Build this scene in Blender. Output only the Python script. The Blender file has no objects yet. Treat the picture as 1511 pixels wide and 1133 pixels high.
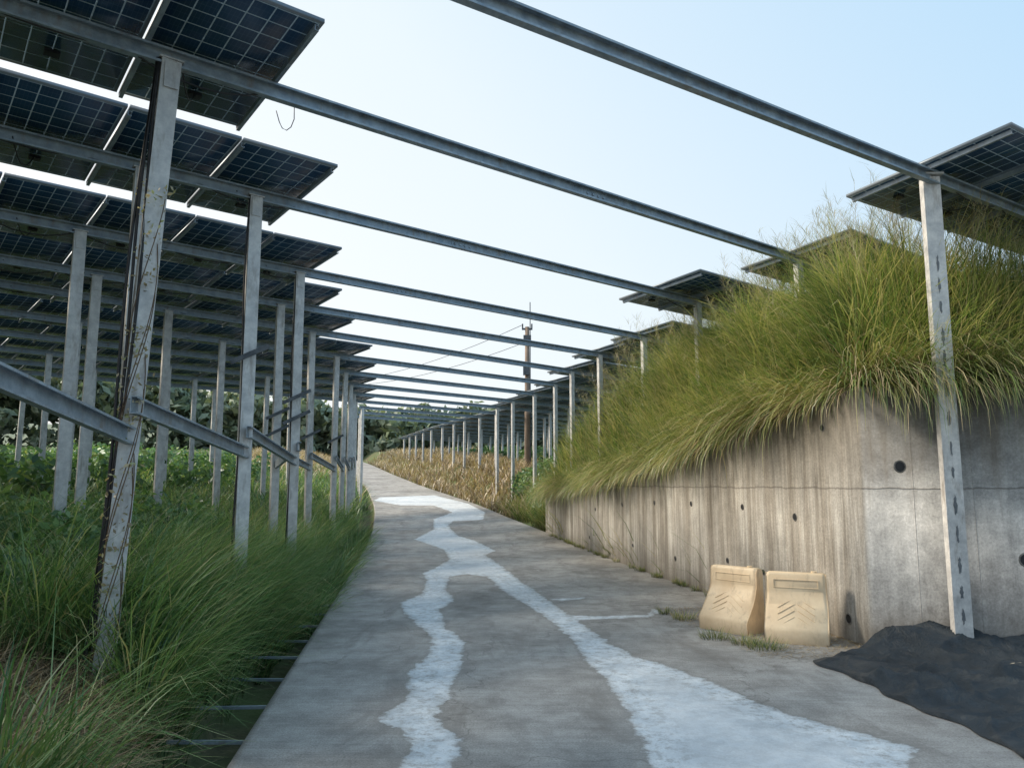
import bpy, math, random
import numpy as np
from mathutils import Vector, Matrix
rng=np.random.default_rng(7); random.seed(7)
scene=bpy.context.scene
# ------------------------------------------------------------------ terrain functions
def zr(y):
    y=np.asarray(y,float); q=np.clip(y-10,0,20)
    return 0.0015*q*q+0.06*np.clip(y-30,0,90)
_Y=np.array([-60,4.66,8,15,22.6,32,45,60,80,120,200,700.])
_L=np.array([7.0,-1.63,-2.07,-3.0,-4.0,-5.6,-8.4,-12.3,-17.5,-30,-60,-260])
_R=np.array([3.55+.1755*67.9,3.55+.1755*3.25,3.534,2.306,0.97,-1.2,-5.2,-9.3,-14.5,-26,-55,-250])
_ys=np.arange(-60,700,1.0)
def _sm(a):
    v=np.interp(_ys,_Y,a); k=np.ones(7)/7
    p=np.pad(v,3,mode='edge'); return np.convolve(p,k,'valid')
_Ls=_sm(_L); _Rs=_sm(_R)
def xl(y): return np.interp(y,_ys,_Ls)
def wx(y): return 3.55-.1755*(np.asarray(y,float)-7.91)
def xr(y):
    y=np.asarray(y,float)
    return np.where(y<22.6,wx(y),np.interp(y,_ys,_Rs)+(.97-np.interp(22.6,_ys,_Rs))*np.clip(1-(y-22.6)/6,0,1))
def T(y): return np.interp(y,[7.9,12.7,17,22.6,30,45,120],[2.6,1.95,1.6,1.25,1.5,2.4,6.8])
def sstep(a,b,x):
    t=np.clip((np.asarray(x,float)-a)/(b-a),0,1); return t*t*(3-2*t)
def bumps(x,y):
    return .06*np.sin(x*1.7+y*.9)+.05*np.sin(x*.8-y*1.9+1)+.03*np.sin(x*3.1+y*2.7)
def g(x,y):
    x=np.asarray(x,float); y=np.asarray(y,float)
    z0=zr(y); ol=xl(y)-x; orr=x-xr(y)
    hl=np.interp(ol,[0,.02,.04,.48,.56,.9,1.6,3,6,12,30,100],[-.12,-.12,-.38,-.38,-.04,.16,.38,.66,.95,1.25,1.5,2.2])
    hl=hl+bumps(x,y)*sstep(.6,1.5,ol)
    m=np.minimum(orr,np.where(y<22.6,(y-8.0)*1.0,99))
    rise=np.interp(y,[8,10,13,17,22.6,30],[.75,1.15,1.5,1.6,1.2,.5])*sstep(.1,.8,m)+.2*sstep(3,12,orr)
    hw=np.where(orr<.14,-.15,T(y)-.06-z0+rise)
    hw=hw+bumps(x,y)*sstep(.3,1,orr)
    hs=(T(y)-z0+rise*.6)*sstep(.2,2.2,orr)-.05
    hr=np.where(y<8.05,-.12,np.where(y<22.6,hw,hs))
    return z0+np.where(ol>0,hl,np.where(orr>0,hr,-.12))
# ------------------------------------------------------------------ mesh helpers
def link(o,parent=None):
    scene.collection.objects.link(o)
    if parent is not None: o.parent=parent
    return o
def empty(name,loc=(0,0,0)):
    e=bpy.data.objects.new(name,None); e.empty_display_size=.2; scene.collection.objects.link(e); return e
def np_mesh(name,V,F,mat,uv=None,parent=None,smooth=False):
    V=np.asarray(V,np.float32); F=np.asarray(F,np.int32)
    me=bpy.data.meshes.new(name); k=F.shape[1]
    me.vertices.add(len(V)); me.vertices.foreach_set('co',V.ravel())
    me.loops.add(F.size); me.loops.foreach_set('vertex_index',F.ravel())
    me.polygons.add(len(F)); me.polygons.foreach_set('loop_start',np.arange(0,F.size,k,dtype=np.int32))
    if uv is not None:
        l=me.uv_layers.new(name='UVMap'); l.data.foreach_set('uv',np.asarray(uv,np.float32)[F.ravel()].ravel())
    me.update(calc_edges=True)
    if smooth: me.polygons.foreach_set('use_smooth',np.ones(len(F),bool))
    me.materials.append(mat)
    return link(bpy.data.objects.new(name,me),parent)
class MB:
    def __init__(s): s.v=[];s.f=[]
    def add(s,v,f):
        o=len(s.v); s.v+= [tuple(p) for p in v]; s.f+=[tuple(i+o for i in q) for q in f]
    def box(s,c,ax,ay,az,sx,sy,sz):
        c=Vector(c);ax=Vector(ax)*sx/2;ay=Vector(ay)*sy/2;az=Vector(az)*sz/2
        v=[c+ax*i+ay*j+az*k for i in(-1,1) for j in(-1,1) for k in(-1,1)]
        s.add(v,[(0,1,3,2),(4,6,7,5),(0,4,5,1),(2,3,7,6),(0,2,6,4),(1,5,7,3)])
    def prism(s,prof,p0,p1,xa):
        p0=Vector(p0);p1=Vector(p1);z=(p1-p0).normalized();xa=Vector(xa);xa=(xa-z*xa.dot(z)).normalized();ya=z.cross(xa)
        n=len(prof); v=[p0+xa*a+ya*b for a,b in prof]+[p1+xa*a+ya*b for a,b in prof]
        s.add(v,[(i,(i+1)%n,n+(i+1)%n,n+i) for i in range(n)]+[tuple(range(n))[::-1],tuple(range(n,2*n))])
    def tube(s,pts,rad,n=8):
        pts=[Vector(p) for p in pts]; rad=[rad]*len(pts) if not hasattr(rad,'__len__') else rad
        v=[];f=[]
        for i,p in enumerate(pts):
            d=(pts[min(i+1,len(pts)-1)]-pts[max(i-1,0)]).normalized()
            a=d.orthogonal().normalized() if abs(d.z)<.9 else (Vector((1,0,0))-d*d.x).normalized(); b=d.cross(a)
            for j in range(n):
                t=2*math.pi*j/n; v.append(p+(a*math.cos(t)+b*math.sin(t))*rad[i])
        for i in range(len(pts)-1):
            for j in range(n): f.append((i*n+j,i*n+(j+1)%n,(i+1)*n+(j+1)%n,(i+1)*n+j))
        f.append(tuple(range(n))[::-1]); f.append(tuple(range((len(pts)-1)*n,len(pts)*n)))
        s.add(v,f)
    def obj(s,name,mat,parent=None,smooth=False,bevel=0,seg=2):
        me=bpy.data.meshes.new(name); me.from_pydata(s.v,[],s.f); me.update(); me.materials.append(mat)
        if smooth: me.polygons.foreach_set('use_smooth',np.ones(len(me.polygons),bool))
        o=link(bpy.data.objects.new(name,me),parent)
        if bevel:
            m=o.modifiers.new('b','BEVEL'); m.width=bevel; m.segments=seg; m.limit_method='ANGLE'; m.angle_limit=math.radians(40)
        return o
def cprof(w,d,l,t):  # lipped C, web along x at y=0 opening to +y
    return [(-w/2,0),(w/2,0),(w/2,d),(w/2-l,d),(w/2-l,d-t),(w/2-t,d-t),(w/2-t,t),(-w/2+t,t),(-w/2+t,d-t),(-w/2+l,d-t),(-w/2+l,d),(-w/2,d)]
# ------------------------------------------------------------------ materials
def newmat(name):
    m=bpy.data.materials.new(name); m.use_nodes=True; nt=m.node_tree; nt.nodes.clear()
    return m,nt
class NT:
    def __init__(s,nt): s.nt=nt
    def n(s,t,**k):
        x=s.nt.nodes.new(t)
        for a,b in k.items(): setattr(x,a,b)
        return x
    def l(s,a,b): s.nt.links.new(a,b)
    def math(s,op,a,b=None,c=None,clamp=False):
        x=s.n('ShaderNodeMath',operation=op,use_clamp=clamp)
        for i,q in enumerate((a,b,c)):
            if q is None: continue
            if isinstance(q,(int,float)): x.inputs[i].default_value=q
            else: s.l(q,x.inputs[i])
        return x.outputs[0]
    def noise(s,vec,scale,detail=4,rough=.6,dist=0):
        x=s.n('ShaderNodeTexNoise'); x.inputs['Scale'].default_value=scale; x.inputs['Detail'].default_value=detail
        x.inputs['Roughness'].default_value=rough; x.inputs['Distortion'].default_value=dist
        if vec is not None: s.l(vec,x.inputs['Vector'])
        return x.outputs['Fac']
    def mapping(s,vec,scale,loc=(0,0,0)):
        x=s.n('ShaderNodeMapping'); x.inputs['Scale'].default_value=scale; x.inputs['Location'].default_value=loc; s.l(vec,x.inputs['Vector']); return x.outputs[0]
    def ramp(s,fac,stops):
        x=s.n('ShaderNodeValToRGB'); e=x.color_ramp.elements
        while len(e)<len(stops): e.new(.5)
        for i,(p,c) in enumerate(stops):
            e[i].position=p; e[i].color=(c[0],c[1],c[2],1) if hasattr(c,'__len__') else (c,c,c,1)
        s.l(fac,x.inputs[0]); return x.outputs[0]
    def mix(s,fac,a,b,mode='MIX'):
        x=s.n('ShaderNodeMix',data_type='RGBA',blend_type=mode)
        for sock,q in ((x.inputs[0],fac),(x.inputs[6],a),(x.inputs[7],b)):
            if isinstance(q,(int,float)): sock.default_value=q
            elif isinstance(q,tuple): sock.default_value=(*q,1) if len(q)==3 else q
            else: s.l(q,sock)
        return x.outputs[2]
    def bump(s,h,strength=.3,dist=.02):
        x=s.n('ShaderNodeBump'); x.inputs['Strength'].default_value=strength; x.inputs['Distance'].default_value=dist; s.l(h,x.inputs['Height']); return x.outputs[0]
    def out(s,sh):
        o=s.n('ShaderNodeOutputMaterial'); s.l(sh,o.inputs[0])
    def pbr(s,col,rough=.8,metal=0,normal=None,spec=.4):
        p=s.n('ShaderNodeBsdfPrincipled')
        for k,q in (('Base Color',col),('Roughness',rough),('Metallic',metal)):
            if isinstance(q,(int,float)): p.inputs[k].default_value=q
            elif isinstance(q,tuple): p.inputs[k].default_value=(*q,1)
            else: s.l(q,p.inputs[k])
        p.inputs['Specular IOR Level'].default_value=spec
        if normal is not None: s.l(normal,p.inputs['Normal'])
        return p.outputs[0]
def mat_simple(name,c1,c2,scale=5,rough=.7,metal=0,bs=.2,stretch=(1,1,1),spec=.4,detail=4):
    m,nt=newmat(name); N=NT(nt); tc=N.n('ShaderNodeTexCoord').outputs['Object']
    v=N.mapping(tc,stretch); f=N.noise(v,scale,detail); col=N.ramp(f,[(.3,c1),(.7,c2)])
    N.out(N.pbr(col,rough,metal,N.bump(f,bs,.01),spec)); return m
def mat_galv(name,c1,c2,metal=.35):
    m,nt=newmat(name); N=NT(nt); tc=N.n('ShaderNodeTexCoord').outputs['Object']
    f=N.noise(tc,7,5,.75)
    col=N.ramp(f,[(.33,c1),(.5,tuple((x+y)/2 for x,y in zip(c1,c2))),(.66,c2)])
    c=N.noise(N.mapping(tc,(1,1,.25)),9,4,.7)
    col=N.mix(N.ramp(c,[(.54,0.),(.70,.65)]),col,(.22,.185,.15))
    N.out(N.pbr(col,N.ramp(f,[(.3,.4),(.7,.62)]),metal)); return m
galv=mat_galv('galvanised_steel',(.40,.40,.40),(.66,.65,.63),.2)
galv_d=mat_galv('galvanised_beam',(.18,.23,.28),(.37,.43,.48),.35)
darksteel=mat_simple('dark_steel',(.05,.06,.07),(.12,.13,.14),12,.5,.4)
black=mat_simple('black_rubber',(.01,.01,.012),(.03,.03,.032),20,.5)
def mat_blade(name,stops,base=.35,trans=.35):
    m,nt=newmat(name); N=NT(nt); uv=N.n('ShaderNodeUVMap').outputs[0]
    sx=N.n('ShaderNodeSeparateXYZ'); N.l(uv,sx.inputs[0])
    tc=N.n('ShaderNodeTexCoord').outputs['Object']; nz=N.noise(tc,1.3,3,.65)
    sh=N.math('MULTIPLY',N.math('SUBTRACT',nz,.5),.9)
    col=N.ramp(N.math('ADD',sx.outputs[0],sh,clamp=True),stops)
    col=N.mix(1.,col,N.ramp(nz,[(.3,.65),(.7,1.2)]),'MULTIPLY')
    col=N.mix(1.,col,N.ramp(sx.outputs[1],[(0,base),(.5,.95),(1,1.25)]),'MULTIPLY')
    d=N.n('ShaderNodeBsdfDiffuse'); N.l(col,d.inputs[0])
    t=N.n('ShaderNodeBsdfTranslucent'); N.l(N.mix(1.,col,(1.25,1.3,.7),'MULTIPLY'),t.inputs[0])
    mx=N.n('ShaderNodeMixShader'); mx.inputs[0].default_value=trans; N.l(d.outputs[0],mx.inputs[1]); N.l(t.outputs[0],mx.inputs[2])
    gl=N.n('ShaderNodeBsdfGlossy'); gl.inputs['Roughness'].default_value=.42; gl.inputs[0].default_value=(.8,.85,.9,1)
    m2=N.n('ShaderNodeMixShader'); m2.inputs[0].default_value=.05; N.l(mx.outputs[0],m2.inputs[1]); N.l(gl.outputs[0],m2.inputs[2])
    N.out(m2.outputs[0]); return m
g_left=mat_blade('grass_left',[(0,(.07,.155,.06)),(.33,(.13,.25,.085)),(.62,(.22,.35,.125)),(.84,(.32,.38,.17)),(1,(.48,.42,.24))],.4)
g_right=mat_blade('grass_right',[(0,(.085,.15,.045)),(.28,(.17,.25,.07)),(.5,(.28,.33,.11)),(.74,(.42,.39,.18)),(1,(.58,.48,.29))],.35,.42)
g_dry=mat_blade('dry_straw',[(0,(.28,.19,.12)),(.5,(.46,.35,.22)),(1,(.62,.50,.34))],.5,.2)
g_seed=mat_blade('seed_heads',[(0,(.34,.27,.17)),(.5,(.48,.40,.27)),(1,(.34,.36,.18))],.8,.3)
m_leaf=mat_blade('leaves',[(0,(.055,.12,.05)),(.5,(.11,.21,.075)),(.9,(.19,.30,.11)),(1,(.26,.31,.13))],.65,.3)
m_leafd=mat_blade('leaves_far_hazed',[(0,(.14,.18,.13)),(.6,(.20,.25,.16)),(1,(.27,.29,.19))],.7,.2)  # distance haze is put into the colour: paler, greyer than the near leaves
def mat_ground():
    m,nt=newmat('soil_ground'); N=NT(nt); tc=N.n('ShaderNodeTexCoord').outputs['Object']
    a=N.noise(tc,.5,3,.6); b=N.noise(tc,6,4,.7)
    c=N.ramp(b,[(.3,(.06,.06,.035)),(.55,(.12,.115,.06)),(.75,(.21,.17,.11))])
    c=N.mix(N.ramp(a,[(.4,0.),(.55,.8)]),c,(.10,.145,.05))
    N.out(N.pbr(c,.95,0,N.bump(b,.8,.05))); return m
soil=mat_ground()
def mat_road():
    m,nt=newmat('concrete_road'); N=NT(nt); tc=N.n('ShaderNodeTexCoord').outputs['Object']
    big=N.noise(tc,.5,4,.65,.3); mid=N.noise(tc,3,5,.72); fine=N.noise(tc,75,4,.8)
    col=N.ramp(mid,[(.28,(.26,.245,.23)),(.5,(.37,.355,.335)),(.72,(.48,.465,.445))])
    col=N.mix(1.,col,N.ramp(big,[(.3,.66),(.65,1.12)]),'MULTIPLY')
    col=N.mix(1.,col,N.ramp(fine,[(.25,.45),(.5,1.),(.75,1.4)]),'MULTIPLY')
    st=N.noise(N.mapping(tc,(1.2,.35,1)),1.6,5,.72,.8)
    col=N.mix(N.ramp(st,[(.50,0.),(.68,.6)]),col,(.175,.16,.145))
    br=N.noise(N.mapping(tc,(.6,14,1)),2.5,3,.7); col=N.mix(1.,col,N.ramp(br,[(.3,.86),(.7,1.08)]),'MULTIPLY')
    vo=N.n('ShaderNodeTexVoronoi',feature='DISTANCE_TO_EDGE'); vo.inputs['Scale'].default_value=.35
    wn=N.n('ShaderNodeTexNoise'); wn.inputs['Scale'].default_value=2.2; wn.inputs['Detail'].default_value=4; N.l(tc,wn.inputs['Vector'])
    vm=N.n('ShaderNodeVectorMath',operation='ADD'); N.l(tc,vm.inputs[0]); N.l(wn.outputs['Color'],vm.inputs[1]); N.l(vm.outputs[0],vo.inputs['Vector'])
    cr=N.ramp(vo.outputs['Distance'],[(0.,1.),(.005,.0)])
    col=N.mix(N.math('MULTIPLY',cr,.45),col,(.09,.08,.07))
    at=N.n('ShaderNodeAttribute',attribute_name='slurry').outputs['Fac']
    e=N.noise(tc,5,5,.75); d=N.math('ADD',at,N.math('MULTIPLY',N.math('SUBTRACT',e,.5),.28))
    msk=N.ramp(N.math('ADD',N.math('MULTIPLY',d,8.),.5),[(.30,0.),(.52,.7),(.98,1.)])
    sl=N.ramp(mid,[(.3,(.48,.54,.59)),(.47,(.66,.71,.75)),(.65,(.84,.87,.89))])
    sl=N.mix(1.,sl,N.ramp(fine,[(.25,.8),(.7,1.06)]),'MULTIPLY')
    thin=N.ramp(N.noise(tc,11,5,.8),[(.36,.2),(.52,1.)])
    thin=N.math('MAXIMUM',thin,N.ramp(at,[(.08,0.),(.3,.8)]))
    fade=N.ramp(big,[(.3,.65),(.5,1.)])
    col2=N.mix(N.math('MULTIPLY',N.math('MULTIPLY',msk,thin),fade),col,sl)
    wash=N.ramp(N.math('ADD',at,N.math('MULTIPLY',N.math('SUBTRACT',st,.5),1.2)),[(-.0,0.),(.12,.08),(.4,.4)])
    col2=N.mix(wash,col2,(.58,.60,.62))
    rim=N.ramp(N.math('ADD',N.math('MULTIPLY',d,4.),.5),[(.2,0.),(.38,.28),(.46,0.)])
    col2=N.mix(rim,col2,(.20,.19,.175))
    h=N.math('ADD',fine,N.math('MULTIPLY',msk,.6))
    N.out(N.pbr(col2,.85,0,N.bump(h,.6,.008),.3)); return m
road_m=mat_road()
def mat_wall():
    m,nt=newmat('stained_concrete_wall'); N=NT(nt); uv=N.n('ShaderNodeUVMap').outputs[0]
    sx=N.n('ShaderNodeSeparateXYZ'); N.l(uv,sx.inputs[0]); U,Vv=sx.outputs[0],sx.outputs[1]
    side=N.ramp(N.math('SUBTRACT',U,7.95),[(.45,0.),(.5,1.)])
    str1=N.noise(N.mapping(uv,(4.5,.28,1)),1.0,6,.7,.25); str2=N.noise(N.mapping(uv,(17,.8,1)),1.0,4,.7)
    blot=N.noise(uv,1.3,6,.72); fine=N.noise(uv,38,4,.75)
    col=N.ramp(str1,[(.30,(.17,.15,.125)),(.44,(.31,.285,.25)),(.56,(.43,.41,.375)),(.72,(.58,.565,.53))])
    col=N.mix(1.,col,N.ramp(str2,[(.3,.6),(.65,1.1)]),'MULTIPLY')
    fr=N.ramp(blot,[(.3,(.32,.32,.32)),(.5,(.43,.435,.435)),(.7,(.54,.54,.53))])
    fr=N.mix(1.,fr,N.ramp(str1,[(.3,.65),(.6,1.05)]),'MULTIPLY')
    col=N.mix(side,fr,col)
    col=N.mix(1.,col,N.ramp(blot,[(.3,.66),(.7,1.2)]),'MULTIPLY')
    col=N.mix(1.,col,N.ramp(fine,[(.25,.66),(.75,1.22)]),'MULTIPLY')
    fb=N.math('FRACT',N.math('MULTIPLY',U,1/.31)); lb=N.ramp(fb,[(0.,1.),(.03,0.),(.97,0.),(1.,1.)])
    ff=N.math('FRACT',N.math('MULTIPLY',U,1/.61)); lf=N.ramp(ff,[(0.,1.),(.012,0.),(.988,0.),(1.,1.)])
    lines=N.math('ADD',N.math('MULTIPLY',lb,side),N.math('MULTIPLY',lf,N.math('SUBTRACT',1.,side)))
    lines=N.math('MULTIPLY',lines,N.ramp(blot,[(.4,.3),(.6,1.)]))
    col=N.mix(N.math('MULTIPLY',lines,.3),col,(.12,.11,.095))
    jn=N.math('ADD',N.math('SUBTRACT',Vv,1.56),N.math('MULTIPLY',N.math('SUBTRACT',blot,.5),.12))
    jl=N.ramp(N.math('MULTIPLY',N.math('ABSOLUTE',jn),10.),[(0.,1.),(.12,0.)])
    col=N.mix(N.math('MULTIPLY',jl,.6),col,(.10,.09,.08))
    ft=N.ramp(N.math('ADD',Vv,N.math('MULTIPLY',blot,.4)),[(.18,.65),(.65,0.)])
    col=N.mix(ft,col,(.16,.14,.115))
    tp=N.ramp(N.math('ADD',N.math('MULTIPLY',N.math('SUBTRACT',Vv,1.4),.55),N.math('MULTIPLY',N.math('SUBTRACT',str1,.5),1.9)),[(.15,0.),(.6,.65)])
    col=N.mix(tp,col,(.135,.115,.09))
    h=N.math('SUBTRACT',N.math('ADD',N.math('MULTIPLY',fine,.35),N.math('MULTIPLY',blot,.8)),N.math('ADD',N.math('MULTIPLY',lines,.6),jl))
    N.out(N.pbr(col,.9,0,N.bump(h,.6,.014),.25)); return m
wall_m=mat_wall()
def mat_panel():
    m,nt=newmat('solar_cells'); N=NT(nt); uv=N.n('ShaderNodeUVMap').outputs[0]
    sx=N.n('ShaderNodeSeparateXYZ'); N.l(uv,sx.inputs[0]); U,Vv=sx.outputs[0],sx.outputs[1]
    def edge(x,k,w):
        f=N.math('FRACT',N.math('MULTIPLY',x,k)); return N.math('GREATER_THAN',N.math('ABSOLUTE',N.math('SUBTRACT',f,.5)),.5-w)
    U2=N.math('MULTIPLY',N.math('SUBTRACT',U,.03),1/.94); V2=N.math('MULTIPLY',N.math('SUBTRACT',Vv,.02),1/.96)
    gl=N.math('MAXIMUM',edge(U2,6,.03),edge(V2,10,.03))
    half=N.math('MULTIPLY',edge(V2,20,.02),.35)
    bus=N.math('MULTIPLY',edge(U2,30,.06),.2)
    fu=N.math('GREATER_THAN',N.math('ABSOLUTE',N.math('SUBTRACT',U,.5)),.475)
    fv=N.math('GREATER_THAN',N.math('ABSOLUTE',N.math('SUBTRACT',Vv,.5)),.485)
    fr=N.math('MAXIMUM',fu,fv)
    tc=N.n('ShaderNodeTexCoord').outputs['Object']; nz=N.noise(tc,1.2,1)
    cell=N.ramp(nz,[(.3,(.006,.024,.050)),(.7,(.018,.055,.11))])
    cell=N.mix(N.math('MAXIMUM',half,bus),cell,(.09,.14,.19))
    a=N.pbr(cell,.25,0,None,.45)
    d=N.n('ShaderNodeBsdfDiffuse'); d.inputs[0].default_value=(.44,.55,.62,1)
    t=N.n('ShaderNodeBsdfTransparent'); t.inputs[0].default_value=(.7,.8,.85,1)
    gm=N.n('ShaderNodeMixShader'); gm.inputs[0].default_value=.35; N.l(d.outputs[0],gm.inputs[1]); N.l(t.outputs[0],gm.inputs[2])
    m1=N.n('ShaderNodeMixShader'); N.l(gl,m1.inputs[0]); N.l(a,m1.inputs[1]); N.l(gm.outputs[0],m1.inputs[2])
    fm=N.pbr((.18,.21,.24),.45,.4)
    m2=N.n('ShaderNodeMixShader'); N.l(fr,m2.inputs[0]); N.l(m1.outputs[0],m2.inputs[1]); N.l(fm,m2.inputs[2])
    N.out(m2.outputs[0]); return m
panel_m=mat_panel()
# ------------------------------------------------------------------ ground sheet
Ys=np.concatenate([np.arange(-60,0,4),np.arange(0,7.9,.4),[7.9,8.0,8.1,8.25],np.arange(8.5,22.4,.4),[22.5,22.58,22.62,22.8],np.arange(23.2,50,.7),np.arange(50,120,4),[130,150,180,220,300,420,690]])
ol=np.array([500,250,120,70,45,30,22,17,13,10,8,6.5,5.2,4.2,3.4,2.8,2.3,1.9,1.6,1.3,1.1,.9,.7,.56,.48,.25,.04,.02])
orr=np.array([.0,.13,.15,.3,.45,.6,.75,.9,1.1,1.5,1.9,2.3,2.8,3.5,4.5,6,8,10,14,20,30,50,90,200,500])
YY=Ys[:,None]; A=xl(Ys)[:,None]; B=xr(Ys)[:,None]
XX=np.concatenate([A-ol[None],A+(B-A)*np.array([.01,.3,.6,.95])[None],B+orr[None]+1e-4],1)
YY=np.broadcast_to(YY,XX.shape); ZZ=g(XX,YY)
def grid_faces(r,c):
    i=np.arange(r-1)[:,None]*c+np.arange(c-1)[None]; i=i.ravel(); return np.stack([i,i+1,i+1+c,i+c],1)
np_mesh('ground',np.stack([XX,YY,ZZ],-1).reshape(-1,3),grid_faces(*XX.shape),soil,smooth=True)
# ------------------------------------------------------------------ road (cement slurry outlines in metres on the road surface)
trunk=[(-6.12,34.74),(-6.21,36.7),(-3.79,37.98),(-1.88,33.32),(-1.02,29.42),(-0.99,26.62),(-1.97,26.14),(-2.02,24.56),(-1.49,21.55),(-0.96,20.32),(-0.39,18.0),(-0.59,17.18),(-0.2,15.16),(0.14,12.98),(0.44,11.37),(0.76,9.44),(0.99,8.07),(1.14,7.51),(1.38,7.13),(1.59,6.63),(1.76,6.08),(1.9,5.73),(2.1,5.45),(2.28,5.21),(2.45,4.98),(2.21,4.64),(1.81,4.02),(0.68,4.02),(0.82,4.78),(0.83,5.21),(0.84,5.73),(0.79,6.69),(0.71,7.32),(0.66,8.24),(0.48,9.44),
(.23,10.57),(-.10,11.91),(-.41,13.68),(-.78,14.05),(-1.11,13.68),(-1.04,12.20),(-.82,11.05),(-.96,10.29),(-.76,9.0),(-.51,8.24),(-.47,7.05),(-.50,6.27),(-.56,5.81),(-.47,5.35),(-.33,5.12),(-.34,4.64),(-.35,4.02),(-.61,4.02),(-.65,4.64),(-.60,5.04),(-.68,5.28),(-.90,5.54),(-.83,5.81),(-.77,6.08),(-.88,6.93),(-.77,7.60),(-.82,8.42),(-1.31,9.92),(-1.53,10.86),(-1.30,11.70),(-1.42,13.24),(-1.58,14.14),(-1.26,16.30),(-1.57,18.28),(-2.55,20.66),(-2.33,23.50),(-2.67,26.86),(-2.22,29.42),(-3.22,32.33),(-4.62,32.33)]
polys=[trunk,[(.67,9.87),(1.05,9.80),(1.66,9.90),(1.82,10.45),(1.95,10.08),(1.68,9.68),(1.16,9.52),(.76,9.45)],[(.43,11.17),(.92,11.3),(1.05,11.45),(1.05,11.2),(.69,10.95)]]
def sdf(px,py,poly):
    n=len(poly); d=np.full(px.shape,1e9); ins=np.zeros(px.shape,bool)
    for i in range(n):
        x0,y0=poly[i];x1,y1=poly[(i+1)%n]
        ex,ey=x1-x0,y1-y0; L=ex*ex+ey*ey+1e-12
        t=np.clip(((px-x0)*ex+(py-y0)*ey)/L,0,1)
        d=np.minimum(d,np.hypot(px-x0-t*ex,py-y0-t*ey))
        c=((y0>py)!=(y1>py))&(px<(x1-x0)*(py-y0)/(y1-y0+1e-12)+x0); ins^=c
    return np.where(ins,d,-d)
def make_road():
    ys=np.concatenate([np.arange(-30,2,2.),np.arange(2,14,.05),np.arange(14,40,.09),np.arange(40,121,1.5),[150,200]])
    n=120; t=np.linspace(0,1,n)
    a=xl(ys)[:,None]; b=xr(ys)[:,None]
    X=a+(b-a)*t[None]; Y=np.broadcast_to(ys[:,None],X.shape); Z=zr(Y)+.0
    s=np.full(X.shape,-.4)
    for i,q in enumerate(polys): s=np.maximum(s,sdf(X,Y,q)-(.045 if i else 0))
    V=np.stack([X,Y,Z],-1).reshape(-1,3); Fq=grid_faces(*X.shape); att=s.ravel()
    o=len(V); sk=np.stack([xl(ys)+.0,ys,zr(ys)-.45],1); V=np.concatenate([V,sk]); att=np.concatenate([att,np.full(len(sk),-.4)])
    i=np.arange(len(ys)-1); Fq=np.concatenate([Fq,np.stack([i*n,(i+1)*n,o+i+1,o+i],1)])
    ya=np.concatenate([np.arange(-30,2,4.),np.linspace(2,7.93,12)]); m=10
    xa=xr(ya)[:,None]+(13-xr(ya)[:,None])*np.linspace(0,1,m)[None]; o=len(V)
    V=np.concatenate([V,np.stack([xa,np.broadcast_to(ya[:,None],xa.shape),np.zeros(xa.shape)],-1).reshape(-1,3)])
    Fq=np.concatenate([Fq,grid_faces(*xa.shape)+o]); att=np.concatenate([att,np.full(xa.size,-.4)])
    ob=np_mesh('concrete_road',V,Fq,road_m)
    at=ob.data.attributes.new('slurry','FLOAT','POINT'); at.data.foreach_set('value',np.clip(att,-.4,.4).astype(np.float32))
make_road()
# ------------------------------------------------------------------ wall
def make_wall():
    top=lambda y: float(T(y))
    outer=[(13,7.91),(8,7.91),(3.55,7.91)]; inner=[(13,8.21),(8,8.21),(3.80,8.21)]
    for y in np.arange(8.5,22.61,.47):
        outer.append((float(wx(y)),y)); inner.append((float(wx(y))+.3,y))
    V=[];UV=[];Fc=[];s=0;prev=outer[0]
    for i,(o,n) in enumerate(zip(outer,inner)):
        s+=math.dist(prev,o); prev=o; t=top(max(o[1],7.91))
        for (p,z) in ((o,-.3),(o,t),(n,t),(n,-.3)):
            V.append((p[0],p[1],z)); UV.append((s-1.0+ (.18 if p is n else 0),z))
    for i in range(len(outer)-1):
        a=i*4;b=a+4
        for k in range(3): Fc.append((a+k,b+k,b+k+1,a+k+1))
    Fc.append((0,1,2,3)); e=(len(outer)-1)*4; Fc.append((e+3,e+2,e+1,e))
    return np_mesh('concrete_retaining_wall',V,Fc,wall_m,UV)
wall=make_wall()
holes=MB(); rims=MB()
def hole(c,nrm,r):
    nrm=Vector(nrm).normalized(); c=Vector(c)
    a=nrm.cross(Vector((0,0,1))).normalized(); b=Vector((0,0,1)); n=16
    disc=[c+nrm*.003+(a*math.cos(2*math.pi*i/n)+b*math.sin(2*math.pi*i/n))*r for i in range(n)]
    holes.add(disc,[tuple(range(n))])
    ring=[]
    for i in range(n):
        d=a*math.cos(2*math.pi*i/n)+b*math.sin(2*math.pi*i/n); ring+= [c+nrm*.004+d*r, c+nrm*.008+d*(r*1.12), c+d*(r*1.3)]
    rims.add(ring,[(3*i+k,3*((i+1)%n)+k,3*((i+1)%n)+k+1,3*i+k+1) for i in range(n) for k in (0,1)])
wn=(-1,-.1755,0)
for y,z,r in [(8.55,2.22,.035),(9.2,1.22,.04),(10.5,1.3,.035),(8.25,.22,.045),(11.0,.55,.035),(12.2,1.3,.035),(13.8,1.28,.035),(15.6,1.2,.035),(17.5,1.05,.035),(10.0,.5,.03),(12.9,.4,.035),(15.0,.45,.03),(18.0,.4,.03)]:
    hole((float(wx(y)),y,z),wn,r)
for x,z,r in [(3.95,1.78,.05),(5.15,.85,.055),(5.6,1.75,.05),(6.9,.9,.05),(8.2,1.75,.05)]:
    hole((x,7.91,z),(0,-1,0),r)
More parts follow.
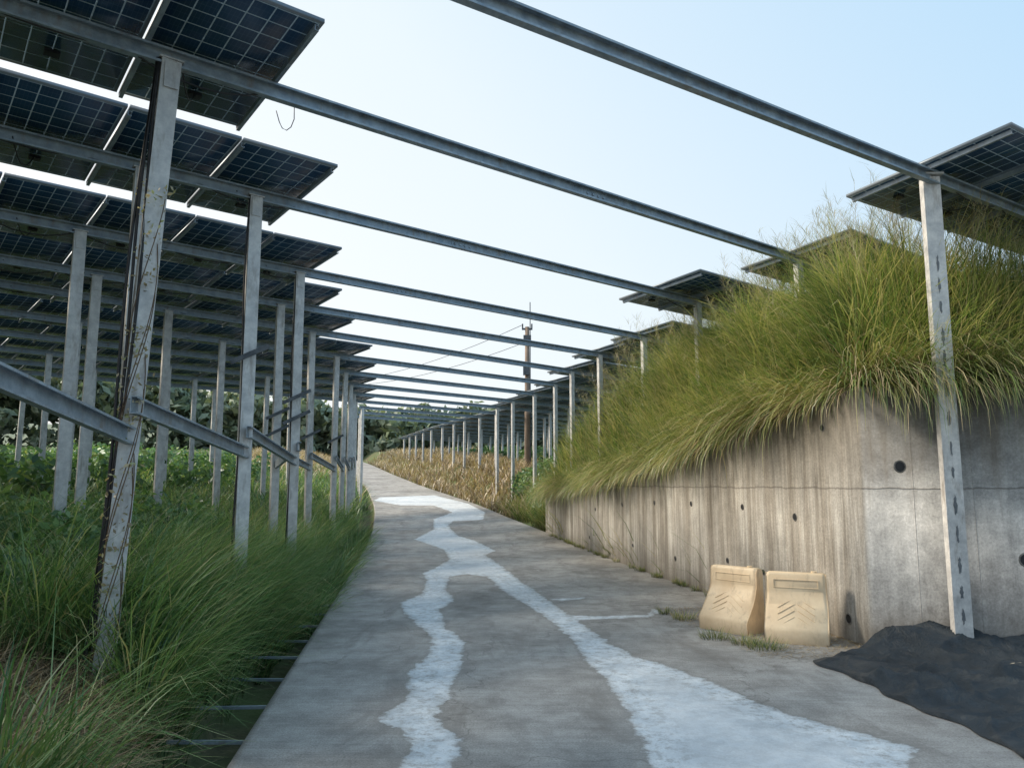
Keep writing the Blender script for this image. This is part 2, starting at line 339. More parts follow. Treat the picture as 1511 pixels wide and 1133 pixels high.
h=holes.obj('weep_holes',black,wall); rims.obj('weep_hole_rims',mat_simple('pipe_rim',(.12,.11,.10),(.25,.24,.22),20),wall)
# ------------------------------------------------------------------ solar rows
rows=[((-1.33,3.96),(4.5,7.74)),((-1.89,5.895),(3.93,10.49)),((-2.385,8.44),(2.4,12.42)),((-2.98,11.3),(2.75,16.26)),((-3.5,13.7),(2.06,18.5)),((-3.81,16.1),(1.61,21.4))]
y=19.3
while y<64:
    L=np.array([float(xl(y))-.45,y]); d=np.array([.72,.694]); s=3.
    while True:
        p=L+d*s
        if p[0]>float(xr(p[1]))+(.7 if y<30 else 1.6): break
        s+=.2
    rows.append((tuple(L),tuple(p))); y+=3.05 if y<40 else 3.8
TILT=math.radians(5); W=.86; MW=1.0; MP=1.02
s0L=[1.3,.83,.55,.24,.74,.5]
leftposts=[]
postprof=cprof(.135,.07,.02,.007)
beamprof=cprof(.13,.065,.018,.006)
for k,(L,R) in enumerate(rows):
    yL=L[1]
    L=np.array(L);R=np.array(R); d=(R-L)/np.linalg.norm(R-L); n=np.array([-d[1],d[0]])
    D=Vector((d[0],d[1],0)); Nn=Vector((n[0],n[1],0)); Z=Vector((0,0,1))
    zb=4.72+.33*float(zr(L[1])); 
    E=empty('solar_panel_row')
    left=yL<33; cross=yL<41
    nl=13 if k<3 else 20; nr=5 if k<2 else (8 if k<12 else 12)
    if k==0: nl=4
    if not left: nl=0
    ll=nl*MP; lr=nr*MP
    L3=Vector((L[0],L[1],0));R3=Vector((R[0],R[1],0))
    b=MB(); b.prism(beamprof,(L3-D*(ll+.3) if cross else R3-D*.2)+Z*zb,R3+D*lr+Z*zb,Z)
    gap=(R3-L3).length
    if k in (1,2,3,4,5):   # splice plates
        f={1:.48,2:.36,3:.2,4:.08,5:.3}[k]; c=L3+D*gap*f+Z*zb
        b.box(c-Nn*.006,D,Nn,Z,.34,.008,.10)
        for q in (-.12,-.04,.04,.12): b.box(c+D*q-Nn*.016,D,Nn,Z,.022,.014,.022)
    b.obj('beam',galv_d,E)
    if k<7:   # string cables sagging along the beam under the modules
        cb=MB()
        for (st,dr,cnt) in ((L3,-D,min(nl,9)),(R3,D,3)):
            pts=[]
            for i in range(cnt):
                sg=random.uniform(.03,.14)
                for t in np.linspace(0,1,7)[:-1]: pts.append(st+dr*((i+t)*MP+.1)+Z*(zb-.03-sg*4*t*(1-t))-Nn*(.02+.02*t))
            cb.tube(pts,.008,5)
            for i in range(cnt):
                if random.random()<.6:
                    a=st+dr*(i*MP+.5)+Z*(zb+.09)+Nn*.5; bq=st+dr*(i*MP+.75)+Z*(zb)-Nn*.02; sg=random.uniform(.05,.2)
                    cb.tube([a.lerp(bq,t)-Z*(sg*4*t*(1-t)) for t in np.linspace(0,1,9)],.006,5)
        cb.obj('string_cables',black,E,smooth=True)
    up=(Z*math.cos(TILT)+Nn*math.sin(TILT)); ac=(Nn*math.cos(TILT)-Z*math.sin(TILT))
    V=[];UV=[];Fq=[]; rl=MB(); jb=MB()
    def modules(start,dirn,count):
        for i in range(count):
            c=start+dirn*(i*MP+MW/2)+Z*(zb+.065+.05+.02)+up*random.uniform(-.004,.004)
            o=len(V)
            for sz in (-1,1):
                for (p,q) in ((-1,-1),(1,-1),(1,1),(-1,1)):
                    V.append(c+D*(p*MW/2)+ac*(q*W)+up*(sz*.016)); UV.append(((p+1)/2,(q+1)/2))
            Fq.extend([(o,o+3,o+2,o+1),(o+4,o+5,o+6,o+7),(o,o+1,o+5,o+4),(o+1,o+2,o+6,o+5),(o+2,o+3,o+7,o+6),(o+3,o,o+4,o+7)])
            jb.box(c-up*.03+ac*.55,D,ac,up,.10,.07,.025)
        for i in range(count+1):
            q=i*MP-.01 if i else .06
            c=start+dirn*q+Z*(zb+.065+.02)
            rl.prism(cprof(.045,.03,.01,.004),c-ac*(W-.03),c+ac*(W-.03),up)
    if nl: modules(L3,-D,nl)
    modules(R3-D*(.38 if k==0 else 0),D,nr)
    np_mesh('panels',[tuple(v) for v in V],Fq,panel_m,UV,E); rl.obj('rails',galv_d,E); jb.obj('junction_boxes',black,E)
    pb=MB()
    s=s0L[k] if k<6 else .5; first=True
    if cross and not left:
        p=L3-D*.15; pb.prism(postprof,Vector((p.x,p.y,float(g(p.x,p.y))-.3))-Nn*.075,p+Z*(zb-.03)-Nn*.075,D)
    while s<ll:
        p=L3-D*s; gz=float(g(p.x,p.y)); lean=Vector((-.24,0,0)) if k==1 and first else Vector((random.uniform(-.05,.04),random.uniform(-.03,.03),0))
        top=p+Z*(zb-.03)-Nn*.075; bot=Vector((p.x,p.y,gz-.3))-Nn*.075+lean
        pb.prism(postprof,bot,top,D); 
        pb.box(p+Z*(zb-.02)-Nn*.0,D,Nn,Z,.17,.16,.012); pb.box(top-Z*.12-Nn*.006,D,Nn,Z,.10,.008,.2)
        if first: leftposts.append((bot,top))
        if k==2 and first: s+=1.15
        else: s+=2.9
        first=False
    s=.05 if k!=2 else 1.0
    if k==0: s=-.2
    j=0
    while s<lr:
        p=R3+D*s; gz=float(g(p.x,p.y)) 
        if k==0 and j==0: gz=0.3
        top=p+Z*(zb-.03)-Nn*.08; bot=Vector((p.x,p.y,gz-.3))-Nn*.08
        if k==0 and j==0:
            bot=Vector((4.31,7.60,0.0)); top=Vector((4.31,7.60,zb+.02))
            fx=Vector((1,.0,0))
            pp=MB(); pp.prism(cprof(.175,.08,.025,.008),bot,top,fx)
            pp.box(bot+Vector((0,.04,.008)),(1,0,0),(0,1,0),Z,.26,.2,.014)
            pp.box(top+Vector((0,.03,.02)),(1,0,0),(0,1,0),Z,.22,.14,.02)
            for q in(-.06,.06): pp.box(top+Vector((q,-.012,-.06)),(1,0,0),(0,1,0),Z,.025,.02,.025)
            pp.obj('post',galv,E)
            sl=MB()
            zz=.35
            while zz<3.9:
                nn=14; hh=random.uniform(.05,.1); ww=random.uniform(.01,.02); ph=random.uniform(0,6)
                sl.add([Vector((4.31+ww*math.cos(2*math.pi*i/nn)+.005*math.sin(3*i+ph),7.597,zz+hh*math.sin(2*math.pi*i/nn)*(1+.2*math.sin(2*i+ph)))) for i in range(nn)],[tuple(range(nn))]); zz+=random.uniform(.22,.32)
            sl.obj('post_slots',mat_simple('slot_shadow',(.10,.11,.12),(.2,.21,.22),12,.6,.2),E)
        else:
            pb.prism(postprof,bot,top,D); pb.box(p+Z*(zb-.02),D,Nn,Z,.17,.16,.012)
        s+=3.3; j+=1
    if pb.v: pb.obj('posts',galv,E)
E=empty('steel_brace_rail')
bb=MB()
for i in range(len(leftposts)-1):
    if i>11: break
    (b0,t0),(b1,t1)=leftposts[i],leftposts[i+1]
    def at(b,t,z): return b+(t-b)*((z-b.z)/(t.z-b.z))
    za=float(zr(b0.y))*.8
    p=at(b0,t0,2.13+za)+Vector((.02,0,0)); q=at(b1,t1,1.93+za)+Vector((-.02,0,0)); e=(q-p).normalized()
    bb.prism(cprof(.12,.05,.015,.006),p-e*.1,q+e*.12,Vector((0,0,1)))
bb.obj('brace_channels',galv_d,E)
sb=MB()
for i,(zs) in ((2,2.95),(3,2.55),(3,2.85),(4,2.5),(4,2.8),(5,2.6),(6,2.7)):
    b0,t0=leftposts[i]; c=b0+(t0-b0)*((zs-b0.z)/(t0.z-b0.z))
    sb.box(c+Vector((.02,-.06,0)),Vector((.75,.3,.42)).normalized(),Vector((-.4,.9,0)).normalized(),Vector((-.4,-.17,.9)).normalized(),.42,.04,.05)
sb.obj('support_arms',darksteel,E)
b0,t0=leftposts[1]
cb=MB()
for off in(.05,.075,.095):
    pts=[b0+(t0-b0)*f+Vector((-off*1.2+.02*math.sin(f*9+off*50),-.03,0)) for f in np.linspace(.04,1,30)]
    cb.tube(pts,.012,6)
for i in (2,3):
    b1,t1=leftposts[i]; cb.tube([b1+(t1-b1)*f+Vector((-.07+.015*math.sin(f*11+i),-.03,0)) for f in np.linspace(.05,1,24)],.011,6)
e=Vector((-1.9,5.9,4.72)); cb.tube([e+Vector((-.1,.3,.02)),e+Vector((-.07,.3,-.08)),e+Vector((-.04,.29,-.14)),e+Vector((0,.28,-.165)),e+Vector((.04,.27,-.14)),e+Vector((.07,.25,-.08)),e+Vector((.08,.2,.05))],.004,5)
cb.obj('power_cable',black,smooth=True)
db=MB(); yy=4.4
while yy<11:
    x=float(xl(yy)); z=float(zr(yy))-.06
    db.box((x-.28,yy,z),(1,random.uniform(-.06,.06),0),(0,1,0),(0,0,1),.62,.022,.022); yy+=.82+random.uniform(-.08,.08)
db.obj('ditch_grate_bars',galv_d)
# ------------------------------------------------------------------ barriers
def mat_plastic():
    m,nt=newmat('cream_plastic'); N=NT(nt); tc=N.n('ShaderNodeTexCoord').outputs['Object']
    f=N.noise(tc,2.2,5,.65); col=N.ramp(f,[(.3,(.62,.46,.29)),(.7,(.82,.67,.47))])
    dt=N.noise(N.mapping(tc,(1,1,.35)),11,5,.75); col=N.mix(N.ramp(dt,[(.54,0.),(.7,.5)]),col,(.33,.25,.17))
    sx=N.n('ShaderNodeSeparateXYZ'); N.l(tc,sx.inputs[0]); lo=N.ramp(N.math('ADD',sx.outputs[2],N.math('MULTIPLY',dt,.15)),[(.08,.5),(.22,0.)])
    col=N.mix(lo,col,(.30,.235,.16))
    N.out(N.pbr(col,.5,0,N.bump(dt,.12,.01),.4)); return m
plastic=mat_plastic()
def barrier(front,f):
    f=Vector((f[0],f[1],0)).normalized(); l=Vector((-f.y,f.x,0)); Z=Vector((0,0,1))
    w=.31; E=empty('plastic_barrier')
    prof=[(0,0),(0,.12),(.02,.155),(.07,.215),(.125,.29),(.175,.37),(.21,.44),(.23,.49),(.235,.66),(.25,.685),(.36,.685),(.38,.66),(.38,.0)]
    v=[];fa=[];m=len(prof)
    xs=[(-w,.0),(-w+.03,1),(w-.03,1),(w,.0)]
    for x,k in xs:
        for (a,z) in prof:
            aa=a if k else a+(.022 if a<.3 else -.022); zz=z if k else z*.965
            tp=1-.04*sstep(.3,.5,z)
            v.append(Vector(front)-f*aa+l*x*float(tp)+Z*zz)
    for i in range(3):
        for j in range(m-1): fa.append((i*m+j,(i+1)*m+j,(i+1)*m+j+1,i*m+j+1))
    fa.append(tuple(range(m))[::-1]); fa.append(tuple(range(3*m,4*m)))
    b=MB(); b.add(v,fa); b.obj('body',plastic,E,smooth=True,bevel=.014,seg=3)
    r=MB(); p0=Vector(front)-f*.035+Z*.18; p1=Vector(front)-f*.2+Z*.43; sl=(p1-p0).normalized(); nn=l.cross(sl); nn=nn if nn.dot(f)>0 else -nn
    c=(p0+p1)/2-nn*.012
    for q in range(4):
        for sg in(-1,1):
            dirv=(l*sg*.72+sl*-.5).normalized(); c0=c+sl*(.10-.07*q)+l*sg*.10
            r.box(c0+nn*.002,dirv,nn.cross(dirv),nn,.20,.010,.008)
    up=Z
    for zz in(.53,.61): r.box(Vector(front)-f*(.231)+Z*zz,l,f,up,.44,.008,.010)
    for sg in(-1,1): r.box(Vector(front)-f*(.231)+Z*.57+l*sg*.22,l,f,up,.010,.008,.09)
    r.obj('ribs',plastic,E,bevel=.003)
    cp=MB(); cp.tube([Vector(front)-f*.305+l*.18+Z*.683,Vector(front)-f*.305+l*.18+Z*.70],.03,12); cp.obj('filler_cap',plastic,E)
    return E
barrier((2.30,8.74,0),(-.76,-.65)); barrier((2.87,8.06,0),(-.40,-.92))
# ------------------------------------------------------------------ tarp
def tarp():
    ny,nx=170,230
    yy=np.linspace(3.0,7.86,ny)[:,None]; u=np.linspace(0,1,nx)[None,:]
    xa=np.where(yy<7.3,2.75+.117*(7.3-yy),2.75+(yy-7.3)/.52*.8)+.03*np.sin(yy*5)+.02*np.sin(yy*13)
    X=xa+(9-xa)*u**1.3; Y=yy+0*X
    wob=np.sin(X*1.3+Y*.7)*.8+np.sin(X*.5-Y*1.6)*.6+.3*np.sin(X*5.1+Y*4.3)
    R=lambda p,q:(1-np.abs(np.sin(p)))**q
    Zt=.02+.07*R(X*1.1+Y*1.9+wob,3)+.06*R(X*2.3-Y*1.2+1.5*wob,4)+.04*R(X*3.9+Y*3.1-wob,3)+.035*R(X*1.0-Y*6.3+wob*1.2,3)+.02*R(X*7-Y*5+wob*2,4)
    Zt+=.004*np.sin(X*17+Y*9)+.15*np.exp(-((X-3.95)**2/.3+(Y-7.75)**2/.08))+.08*np.exp(-((X-5.1)**2/.6+(Y-7.8)**2/.06))+.05*np.exp(-((X-6.6)**2/.6+(Y-7.8)**2/.1))
    ed=np.clip((X-xa)/.10,.0,1); Zt=.006+Zt*(.35+.65*ed)*np.where(X-xa<1e-6,.0,1)
    m,nt=newmat('shade_cloth'); N=NT(nt); tc=N.n('ShaderNodeTexCoord').outputs['Object']
    a=N.noise(tc,2.5,5,.75)
    col=N.ramp(a,[(.3,(.010,.018,.026)),(.55,(.026,.038,.05)),(.78,(.09,.092,.09))])
    N.out(N.pbr(col,.55,0,N.bump(N.noise(tc,8,6,.75,.8),.9,.05),.5))
    np_mesh('black_shade_cloth',np.stack([X,Y,Zt],-1).reshape(-1,3),grid_faces(ny,nx),m,smooth=True)
tarp()
# ------------------------------------------------------------------ utility pole
E=empty('utility_pole')
px,py=.72,36.; pm=mat_simple('pole_concrete',(.16,.12,.09),(.25,.19,.15),4,.85)
pb=MB(); pb.tube([(px,py,0),(px,py,5),(px,py,9.0)],[.15,.13,.10],12); pb.obj('shaft',pm,E,True)
q=MB(); q.tube([(px+.14,py,1),(px+.14,py,10.2)],.022,6); q.box((px,py-.05,8.4),(1,0,0),(0,1,0),(0,0,1),.36,.3,.35); q.box((px,py,8.9),(1,0,0),(0,1,0),(0,0,1),.5,.09,.08)
q.box((px-.05,py-.2,6.9),(1,0,0),(0,1,0),(0,0,1),.3,.25,.45)
for a in(-.22,.22): q.tube([(px+a,py,8.95),(px+a,py,9.15)],.035,6)
q.obj('fittings',darksteel,E)
w=MB()
for a,zz in((-.22,9.1),(.0,8.3)):
    p0=Vector((px+a,py,zz)); p1=Vector((-26,75,13.5+a)); w.tube([p0.lerp(p1,t)-Vector((0,0,2.2*4*t*(1-t))) for t in np.linspace(0,1,24)],.014,5)
w.obj('wires',black,E)
# ------------------------------------------------------------------ vegetation
def blades(base,L,az,th0,th1,w,S=4):
    n=len(base); P=base.copy(); dirh=np.stack([np.cos(az),np.sin(az),np.zeros(n)],1); side=np.stack([-np.sin(az),np.cos(az),np.zeros(n)],1)
    tw=rng.uniform(-.9,.9,n)[:,None]; side=side*np.cos(tw)+dirh*np.sin(tw)
    V=np.empty((n,S+1,2,3),np.float32); up=np.array([0,0,1.])
    for i in range(S+1):
        t=i/S; ww=(w*(.55+.9*t if t<.35 else max(.04,(1-t)*1.33)**.75))[:,None]
        V[:,i,0]=P-side*ww/2; V[:,i,1]=P+side*ww/2
        th=(th0+th1*((i+.5)/S)**1.3)[:,None]; P=P+(dirh*np.sin(th)+up*np.cos(th))*(L/S)[:,None]
    idx=np.arange(n)[:,None]*(2*(S+1))+np.arange(S)[None]*2
    Fq=np.stack([idx,idx+1,idx+3,idx+2],-1).reshape(-1,4)
    uv=np.empty((n,S+1,2,2),np.float32); uv[...,0]=rng.random(n)[:,None,None]; uv[...,1]=(np.arange(S+1)/S)[None,:,None]
    return V.reshape(-1,3),Fq,uv.reshape(-1,2)
def join(parts):
    V=[];Fq=[];U=[];o=0
    for v,f,u in parts: V.append(v);Fq.append(f+o);U.append(u);o+=len(v)
    return np.concatenate(V),np.concatenate(Fq),np.concatenate(U)
def tufts(cx,cy,per,rad,Lm,wm,leanaz=None,leanamt=0,droop=(.9,2.0),S=4):
    n=len(cx)*per; ci=np.repeat(np.arange(len(cx)),per)
    a=rng.uniform(0,2*np.pi,n); r=rad*np.sqrt(rng.random(n))
    x=cx[ci]+np.cos(a)*r; y=cy[ci]+np.sin(a)*r; z=g(x,y)-.03
    sc=rng.uniform(.6,1.3,len(cx))[ci]
    L=Lm*sc*rng.uniform(.5,1.15,n)
    dx=np.cos(a)+rng.normal(0,.5,n); dy=np.sin(a)+rng.normal(0,.5,n)
    if leanaz is not None: dx+=leanamt*np.cos(leanaz); dy+=leanamt*np.sin(leanaz)
    az=np.arctan2(dy,dx)
    return blades(np.stack([x,y,z],1),L,az,rng.uniform(0,.35,n),rng.uniform(*droop,n),wm*rng.uniform(.6,1.3,n),S)
def region_left(n,y0,y1,o0,o1):
    y=rng.uniform(y0,y1,n); o=o0+(o1-o0)*rng.random(n); x=xl(y)-o
    # clearing of flattened straw beside the near post
    k=(((x+2.95)/.85)**2+((y-4.3)/1.05)**2>1)&((y>3.4)|(x>-2.0)); return x[k],y[k]
parts=[]
x,y=region_left(680,2.6,9,.54,1.7); parts.append(tufts(x,y,36,.07,1.1,.011,0.,.8,S=5))
x,y=region_left(620,2.8,10,1.6,5); parts.append(tufts(x,y,26,.10,1.0,.012,0.,.3))
x,y=region_left(420,8,12,.45,1.2); parts.append(tufts(x,y,26,.10,.95,.012,0.,1.0))
x,y=region_left(1200,10,22,.12,2.2); parts.append(tufts(x,y,17,.12,.9,.016,0.,.5))
x,y=region_left(800,9,20,2.2,6); parts.append(tufts(x,y,14,.2,.8,.018))
x,y=region_left(900,20,48,.4,8); parts.append(tufts(x,y,9,.3,.8,.04,S=3))
x,y=region_left(800,4,45,6,20); parts.append(tufts(x,y,8,.35,.9,.045,S=3))
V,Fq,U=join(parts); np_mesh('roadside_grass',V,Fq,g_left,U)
parts=[]
def region_right(n,y0,y1,o0,o1):
    y=rng.uniform(y0,y1,n); o=o0+(o1-o0)*rng.random(n); return xr(y)+o,y
x,y=region_right(780,8.25,15,.22,1.2); parts.append(tufts(x,y,26,.12,1.25,.013,math.pi,.6,droop=(.6,2.2)))
x,y=region_right(560,8.3,15,1.1,2.6); parts.append(tufts(x,y,22,.18,1.35,.014,math.pi,.2,droop=(.4,1.6)))
x,y=region_right(950,15,24,.22,2.6); parts.append(tufts(x,y,18,.2,1.2,.02,math.pi,.5,droop=(.6,2.)))
x,y=region_right(500,22.4,29,.3,2.5); parts.append(tufts(x,y,16,.25,.8,.025,math.pi,.2))
x=rng.uniform(3.7,11,680); y=rng.uniform(8.25,9.6,680); parts.append(tufts(x,y,26,.14,1.25,.013,-math.pi/2,.7,droop=(.6,2.2)))
x=rng.uniform(5.5,13,500); y=rng.uniform(9.4,13,500); parts.append(tufts(x,y,16,.2,1.3,.018))
x,y=region_right(450,10,40,3,14); parts.append(tufts(x,y,9,.35,1.0,.045,S=3))
def overhang(n,side,lo,hi):
    if side:
        yy=rng.uniform(7.95,22.5,n); xx=wx(yy)+rng.uniform(.02,.28,n); zz=T(yy)-.02; hang=.5+.5*np.sin(yy*2.1)*np.sin(yy*.83+1); az=np.pi+rng.normal(0,.5,n)
    else:
        xx=rng.uniform(3.56,11,n); yy=7.93+rng.uniform(0,.25,n); zz=np.full(n,2.58); hang=.5+.5*np.sin(xx*3.1)*np.sin(xx*1.3+1); az=-np.pi/2+rng.normal(0,.5,n)
    return blades(np.stack([xx,yy,zz],1),rng.uniform(lo,hi,n)*(.6+.7*hang),az,rng.uniform(.2,1.3,n),rng.uniform(1.1,2.3,n),rng.uniform(.007,.016,n),S=5)
parts.append(overhang(7500,True,.5,1.35)); parts.append(overhang(5500,False,.5,1.3))
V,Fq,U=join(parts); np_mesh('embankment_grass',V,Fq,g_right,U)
def seeds(n,xf):
    x,y=xf(n); z=g(x,y); L=rng.uniform(1.25,2.05,n); az=rng.uniform(0,2*np.pi,n); th1=rng.uniform(.2,.9,n)
    st=blades(np.stack([x,y,z],1),L,az,np.full(n,.05),th1,np.full(n,.006),4)
    out=[st]; tip=st[0].reshape(n,5,2,3)[:,3:5].mean(2)
    k=34; f=rng.random((n,k,1)); b=tip[:,0][:,None]*(1-f)+tip[:,1][:,None]*f
    b=b.reshape(-1,3); m=len(b)
    out.append(blades(b,rng.uniform(.07,.24,m),rng.uniform(0,2*np.pi,m),rng.uniform(.3,1.,m),rng.uniform(0,1.,m),np.full(m,.005),2))
    return out
parts=seeds(620,lambda n:region_right(n,8.3,20,.25,2.0))+seeds(220,lambda n:(rng.uniform(3.8,9,n),rng.uniform(8.3,9.6,n)))
V,Fq,U=join(parts); np_mesh('grass_seed_heads',V,Fq,g_seed,U)
n=9000; a=rng.uniform(0,2*np.pi,n); r=np.sqrt(rng.random(n)); x=-2.9+.95*r*np.cos(a); y=4.2+1.15*r*np.sin(a)
v1=blades(np.stack([x,y,g(x,y)+rng.uniform(.01,.16,n)],1),rng.uniform(.15,.5,n),rng.uniform(0,2*np.pi,n),rng.uniform(.9,1.5,n),rng.uniform(0,.7,n),rng.uniform(.004,.009,n))
n=5500; y=rng.uniform(7.4,10.4,n); x=wx(y)-rng.random(n)**1.6*1.3
v2=blades(np.stack([x,y,np.full(n,.004)],1),rng.uniform(.02,.10,n),rng.uniform(0,2*np.pi,n),rng.uniform(1.3,1.5,n),rng.uniform(0,.15,n),rng.uniform(.004,.011,n),2)
n=13000; y=rng.uniform(27,85,n); x=xr(y)+rng.uniform(.0,1.,n)*np.interp(y,[27,45,85],[2.4,5,12])
v3=blades(np.stack([x,y,g(x,y)],1),rng.uniform(.3,.9,n),rng.uniform(0,2*np.pi,n),rng.uniform(.1,.5,n),rng.uniform(.5,1.5,n),rng.uniform(.04,.08,n),3)
n=7000; y=rng.uniform(40,95,n); x=xl(y)-rng.uniform(.3,9,n)
v6=blades(np.stack([x,y,g(x,y)],1),rng.uniform(.4,1.0,n),rng.uniform(0,2*np.pi,n),rng.uniform(.1,.5,n),rng.uniform(.5,1.5,n),rng.uniform(.05,.09,n),3)
v4=overhang(2800,True,.4,1.0); v5=overhang(2000,False,.4,1.0)
V,Fq,U=join([v1,v2,v3,v4,v5,v6]); np_mesh('dry_grass',V,Fq,g_dry,U)
def flat_tufts(pts,per,Lm,w):
    out=[]
    for (cx,cy,rd) in pts:
        n=int(per*rd/.15); a=rng.uniform(0,2*np.pi,n); r=rd*np.sqrt(rng.random(n))
        x=cx+r*np.cos(a); y=cy+r*np.sin(a)*.7
        out.append(blades(np.stack([x,y,zr(y)],1),Lm*rng.uniform(.4,1.2,n),a+rng.normal(0,.6,n),rng.uniform(.1,.6,n),rng.uniform(.4,1.4,n),np.full(n,w)))
    return out
pts=[(2.05,9.5,.14),(2.12,8.35,.16),(2.35,8.05,.15),(2.5,7.85,.2),(1.9,9.9,.08)]
for i in range(30):
    yy=random.uniform(9.5,22); pts.append((float(wx(yy))-.06,yy,random.uniform(.04,.1)))
V,Fq,U=join(flat_tufts(pts,140,.13,.006)); np_mesh('weeds',V,Fq,g_right,U)
def leafcloud(C,R,per,size,squash=.8,shell=.55):
    n=len(C)*per; ci=np.repeat(np.arange(len(C)),per)
    dv=rng.normal(0,1,(n,3)); dv/=np.linalg.norm(dv,axis=1)[:,None]; rr=shell+(1-shell)*rng.random(n)
    P=C[ci]+dv*(R[ci]*rr)[:,None]*np.array([1,1,squash])
    nr=dv+rng.normal(0,.7,(n,3)); nr/=np.linalg.norm(nr,axis=1)[:,None]
    t=np.cross(nr,rng.normal(0,1,(n,3))); t/=np.linalg.norm(t,axis=1)[:,None]; b=np.cross(nr,t)
    s=(size*rng.uniform(.5,1.3,n))[:,None]
    V=np.stack([P-t*s,P+b*s*.5+nr*s*.1,P+t*s,P-b*s*.5+nr*s*.1],1).reshape(-1,3)
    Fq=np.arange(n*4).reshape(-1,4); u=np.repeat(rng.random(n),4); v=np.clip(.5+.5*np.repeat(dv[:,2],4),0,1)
    return V,Fq,np.stack([u,v],1)
def lc(x,y,dz,r0,r1,per,size): return leafcloud(np.stack([x,y,g(x,y)+dz],1),rng.uniform(r0,r1,len(x)),per,size)
parts=[]
x,y=region_left(80,5.5,14,1.9,4.5); parts.append(lc(x,y,.4,.25,.5,180,.055))
x,y=region_left(110,10,40,5,16); parts.append(lc(x,y,.6,.5,1.1,200,.12))
x,y=region_left(55,4.8,8,3,7); parts.append(lc(x,y,.4,.3,.6,200,.055))
x=rng.uniform(-3.4,-1.9,22); y=rng.uniform(3.0,3.7,22); parts.append(lc(x,y,.08,.08,.18,110,.035))
V,Fq,U=join(parts); np_mesh('wild_shrubs',V,Fq,m_leaf,U)
parts=[]
x,y=region_right(70,22.8,31,.5,3.5); parts.append(lc(x,y,.4,.35,.7,300,.07))
x,y=region_right(60,30,75,5,14); parts.append(lc(x,y,.3,.5,.9,180,.14))
V,Fq,U=join(parts); np_mesh('roadside_bushes',V,Fq,m_leaf,U)
b0,t0=leftposts[1]; C=np.array([b0+(t0-b0)*f+Vector((random.uniform(-.06,.06),-.03,0)) for f in rng.uniform(.08,.8,70)]); V,Fq,U=leafcloud(C,np.full(70,.09),9,.02)
vm=MB()
for q in range(6):
    vm.tube([b0+(t0-b0)*f+Vector((.07*math.cos(f*14+q*2),-.02+.05*math.sin(f*14+q*2),0)) for f in np.linspace(.05,.5+.07*q,50)],.004,4)
E=empty('climbing_vine'); np_mesh('vine_leaves',V,Fq,g_seed,U,E); vm.obj('vine_stems',mat_simple('vine_stem',(.08,.05,.03),(.15,.10,.06)),E)
C=[];R=[]
for i in range(170):
    x=random.uniform(-110,60); yb=random.uniform(98,118); top=np.interp(x,[-110,-60,-40,-20,0,60],[20,16,12.5,9.5,10,12])+random.uniform(-1.5,1.5)
    for j in range(8): C.append((x+random.uniform(-2.5,2.5),yb+random.uniform(-2,2),top-random.uniform(0,1)*(top-5)*(j/7))); R.append(random.uniform(1.6,3.))
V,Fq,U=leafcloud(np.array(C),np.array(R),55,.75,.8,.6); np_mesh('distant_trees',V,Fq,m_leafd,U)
hx=np.linspace(-400,400,90); hy=np.linspace(112,330,20); X,Y=np.meshgrid(hx,hy); Z=6+9*sstep(112,150,Y)+12*sstep(150,330,Y)*(.6+.4*np.sin(X*.02+1))+1.5*np.sin(X*.09)+.8*np.sin(X*.3)-3.5*np.exp(-((X+5)/30)**2)
np_mesh('hills',np.stack([X,Y,Z-.5],-1).reshape(-1,3),grid_faces(20,90),mat_simple('hill_green',(.15,.19,.14),(.21,.24,.17),.3,.95,0,.5),smooth=True)
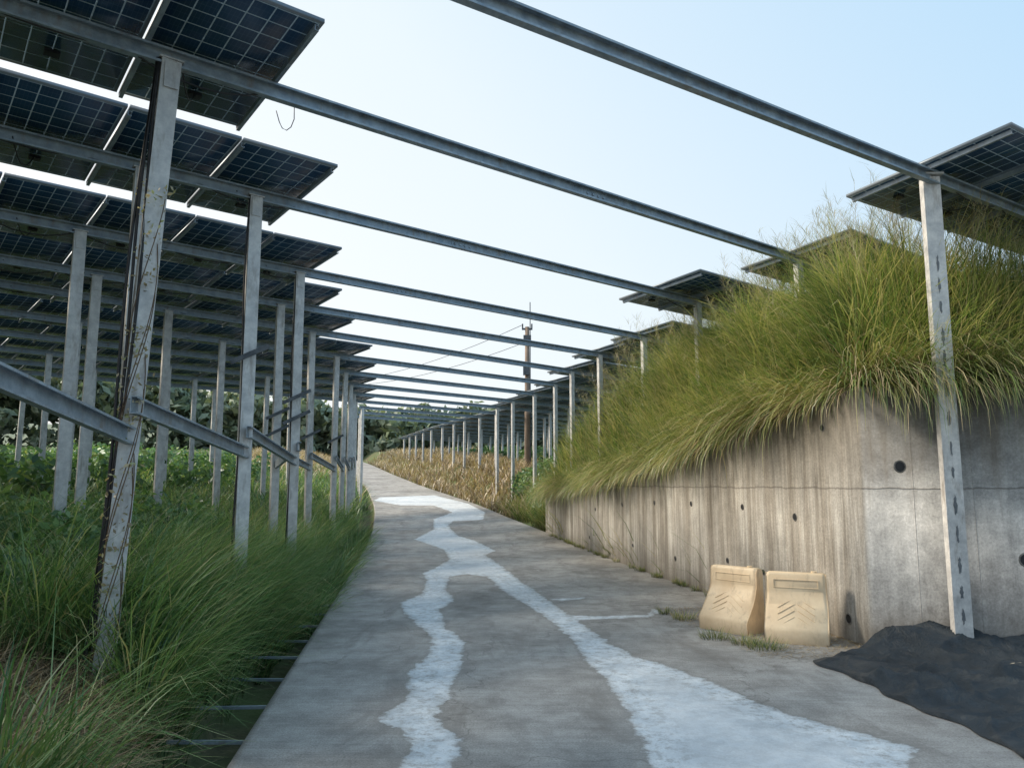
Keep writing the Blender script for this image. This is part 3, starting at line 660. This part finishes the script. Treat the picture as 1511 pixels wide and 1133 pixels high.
st=MB(); st.tube([(4.15,6.72,.05),(4.2,6.72,.08),(4.27,6.74,.08),(4.33,6.76,.05)],[.01,.04,.04,.01],8); st.obj('stone',mat_simple('pale_stone',(.5,.42,.3),(.65,.58,.45)),smooth=True)
# ------------------------------------------------------------------ light, sky, camera
EL=math.radians(36); AZ=math.radians(-82)   # azimuth clockwise from +Y
sd=Vector((math.sin(AZ)*math.cos(EL),math.cos(AZ)*math.cos(EL),math.sin(EL)))
sun=bpy.data.lights.new('sun','SUN'); sun.energy=5.0; sun.angle=math.radians(12); sun.color=(1,.88,.71)
so=bpy.data.objects.new('sun',sun); so.rotation_euler=sd.to_track_quat('Z','Y').to_euler(); link(so)
wd=bpy.data.worlds.new('World'); scene.world=wd; wd.use_nodes=True; nt=wd.node_tree
bg=nt.nodes['Background']; N=NT(nt); sky=N.n('ShaderNodeTexSky'); sky.sky_type='NISHITA'; sky.sun_disc=False
sky.sun_elevation=EL; sky.sun_rotation=AZ; sky.air_density=1.0; sky.dust_density=4.0; sky.ozone_density=1.5
# hazy humid air: a pale veil over the clear sky, thickest at the horizon and towards the sun
tc=N.n('ShaderNodeTexCoord').outputs['Generated']; sx=N.n('ShaderNodeSeparateXYZ'); N.l(tc,sx.inputs[0])
dp=N.n('ShaderNodeVectorMath',operation='DOT_PRODUCT'); N.l(tc,dp.inputs[0]); dp.inputs[1].default_value=sd
f=N.math('SUBTRACT',N.math('ADD',N.math('MULTIPLY',dp.outputs['Value'],.60),.76),N.math('MULTIPLY',N.math('ABSOLUTE',sx.outputs[2]),.80))
hz=N.ramp(f,[(0.,(2.4,4.4,6.7)),(.35,(4.0,5.7,7.2)),(.65,(6.3,7.0,7.4)),(1.,(7.6,7.6,7.5))])
col=N.mix(.86,sky.outputs[0],hz)
N.l(col,bg.inputs[0]); bg.inputs[1].default_value=.15
cam=bpy.data.cameras.new('camera'); cam.sensor_width=36; cam.lens=1140/1511*36; cam.clip_end=2000; cam.clip_start=.05
co=bpy.data.objects.new('camera',cam); co.location=(0,0,1.6); co.rotation_euler=(math.radians(90+7.4),0,0); link(co); scene.camera=co
scene.view_settings.view_transform='Standard'; scene.view_settings.look='None'; scene.view_settings.exposure=0
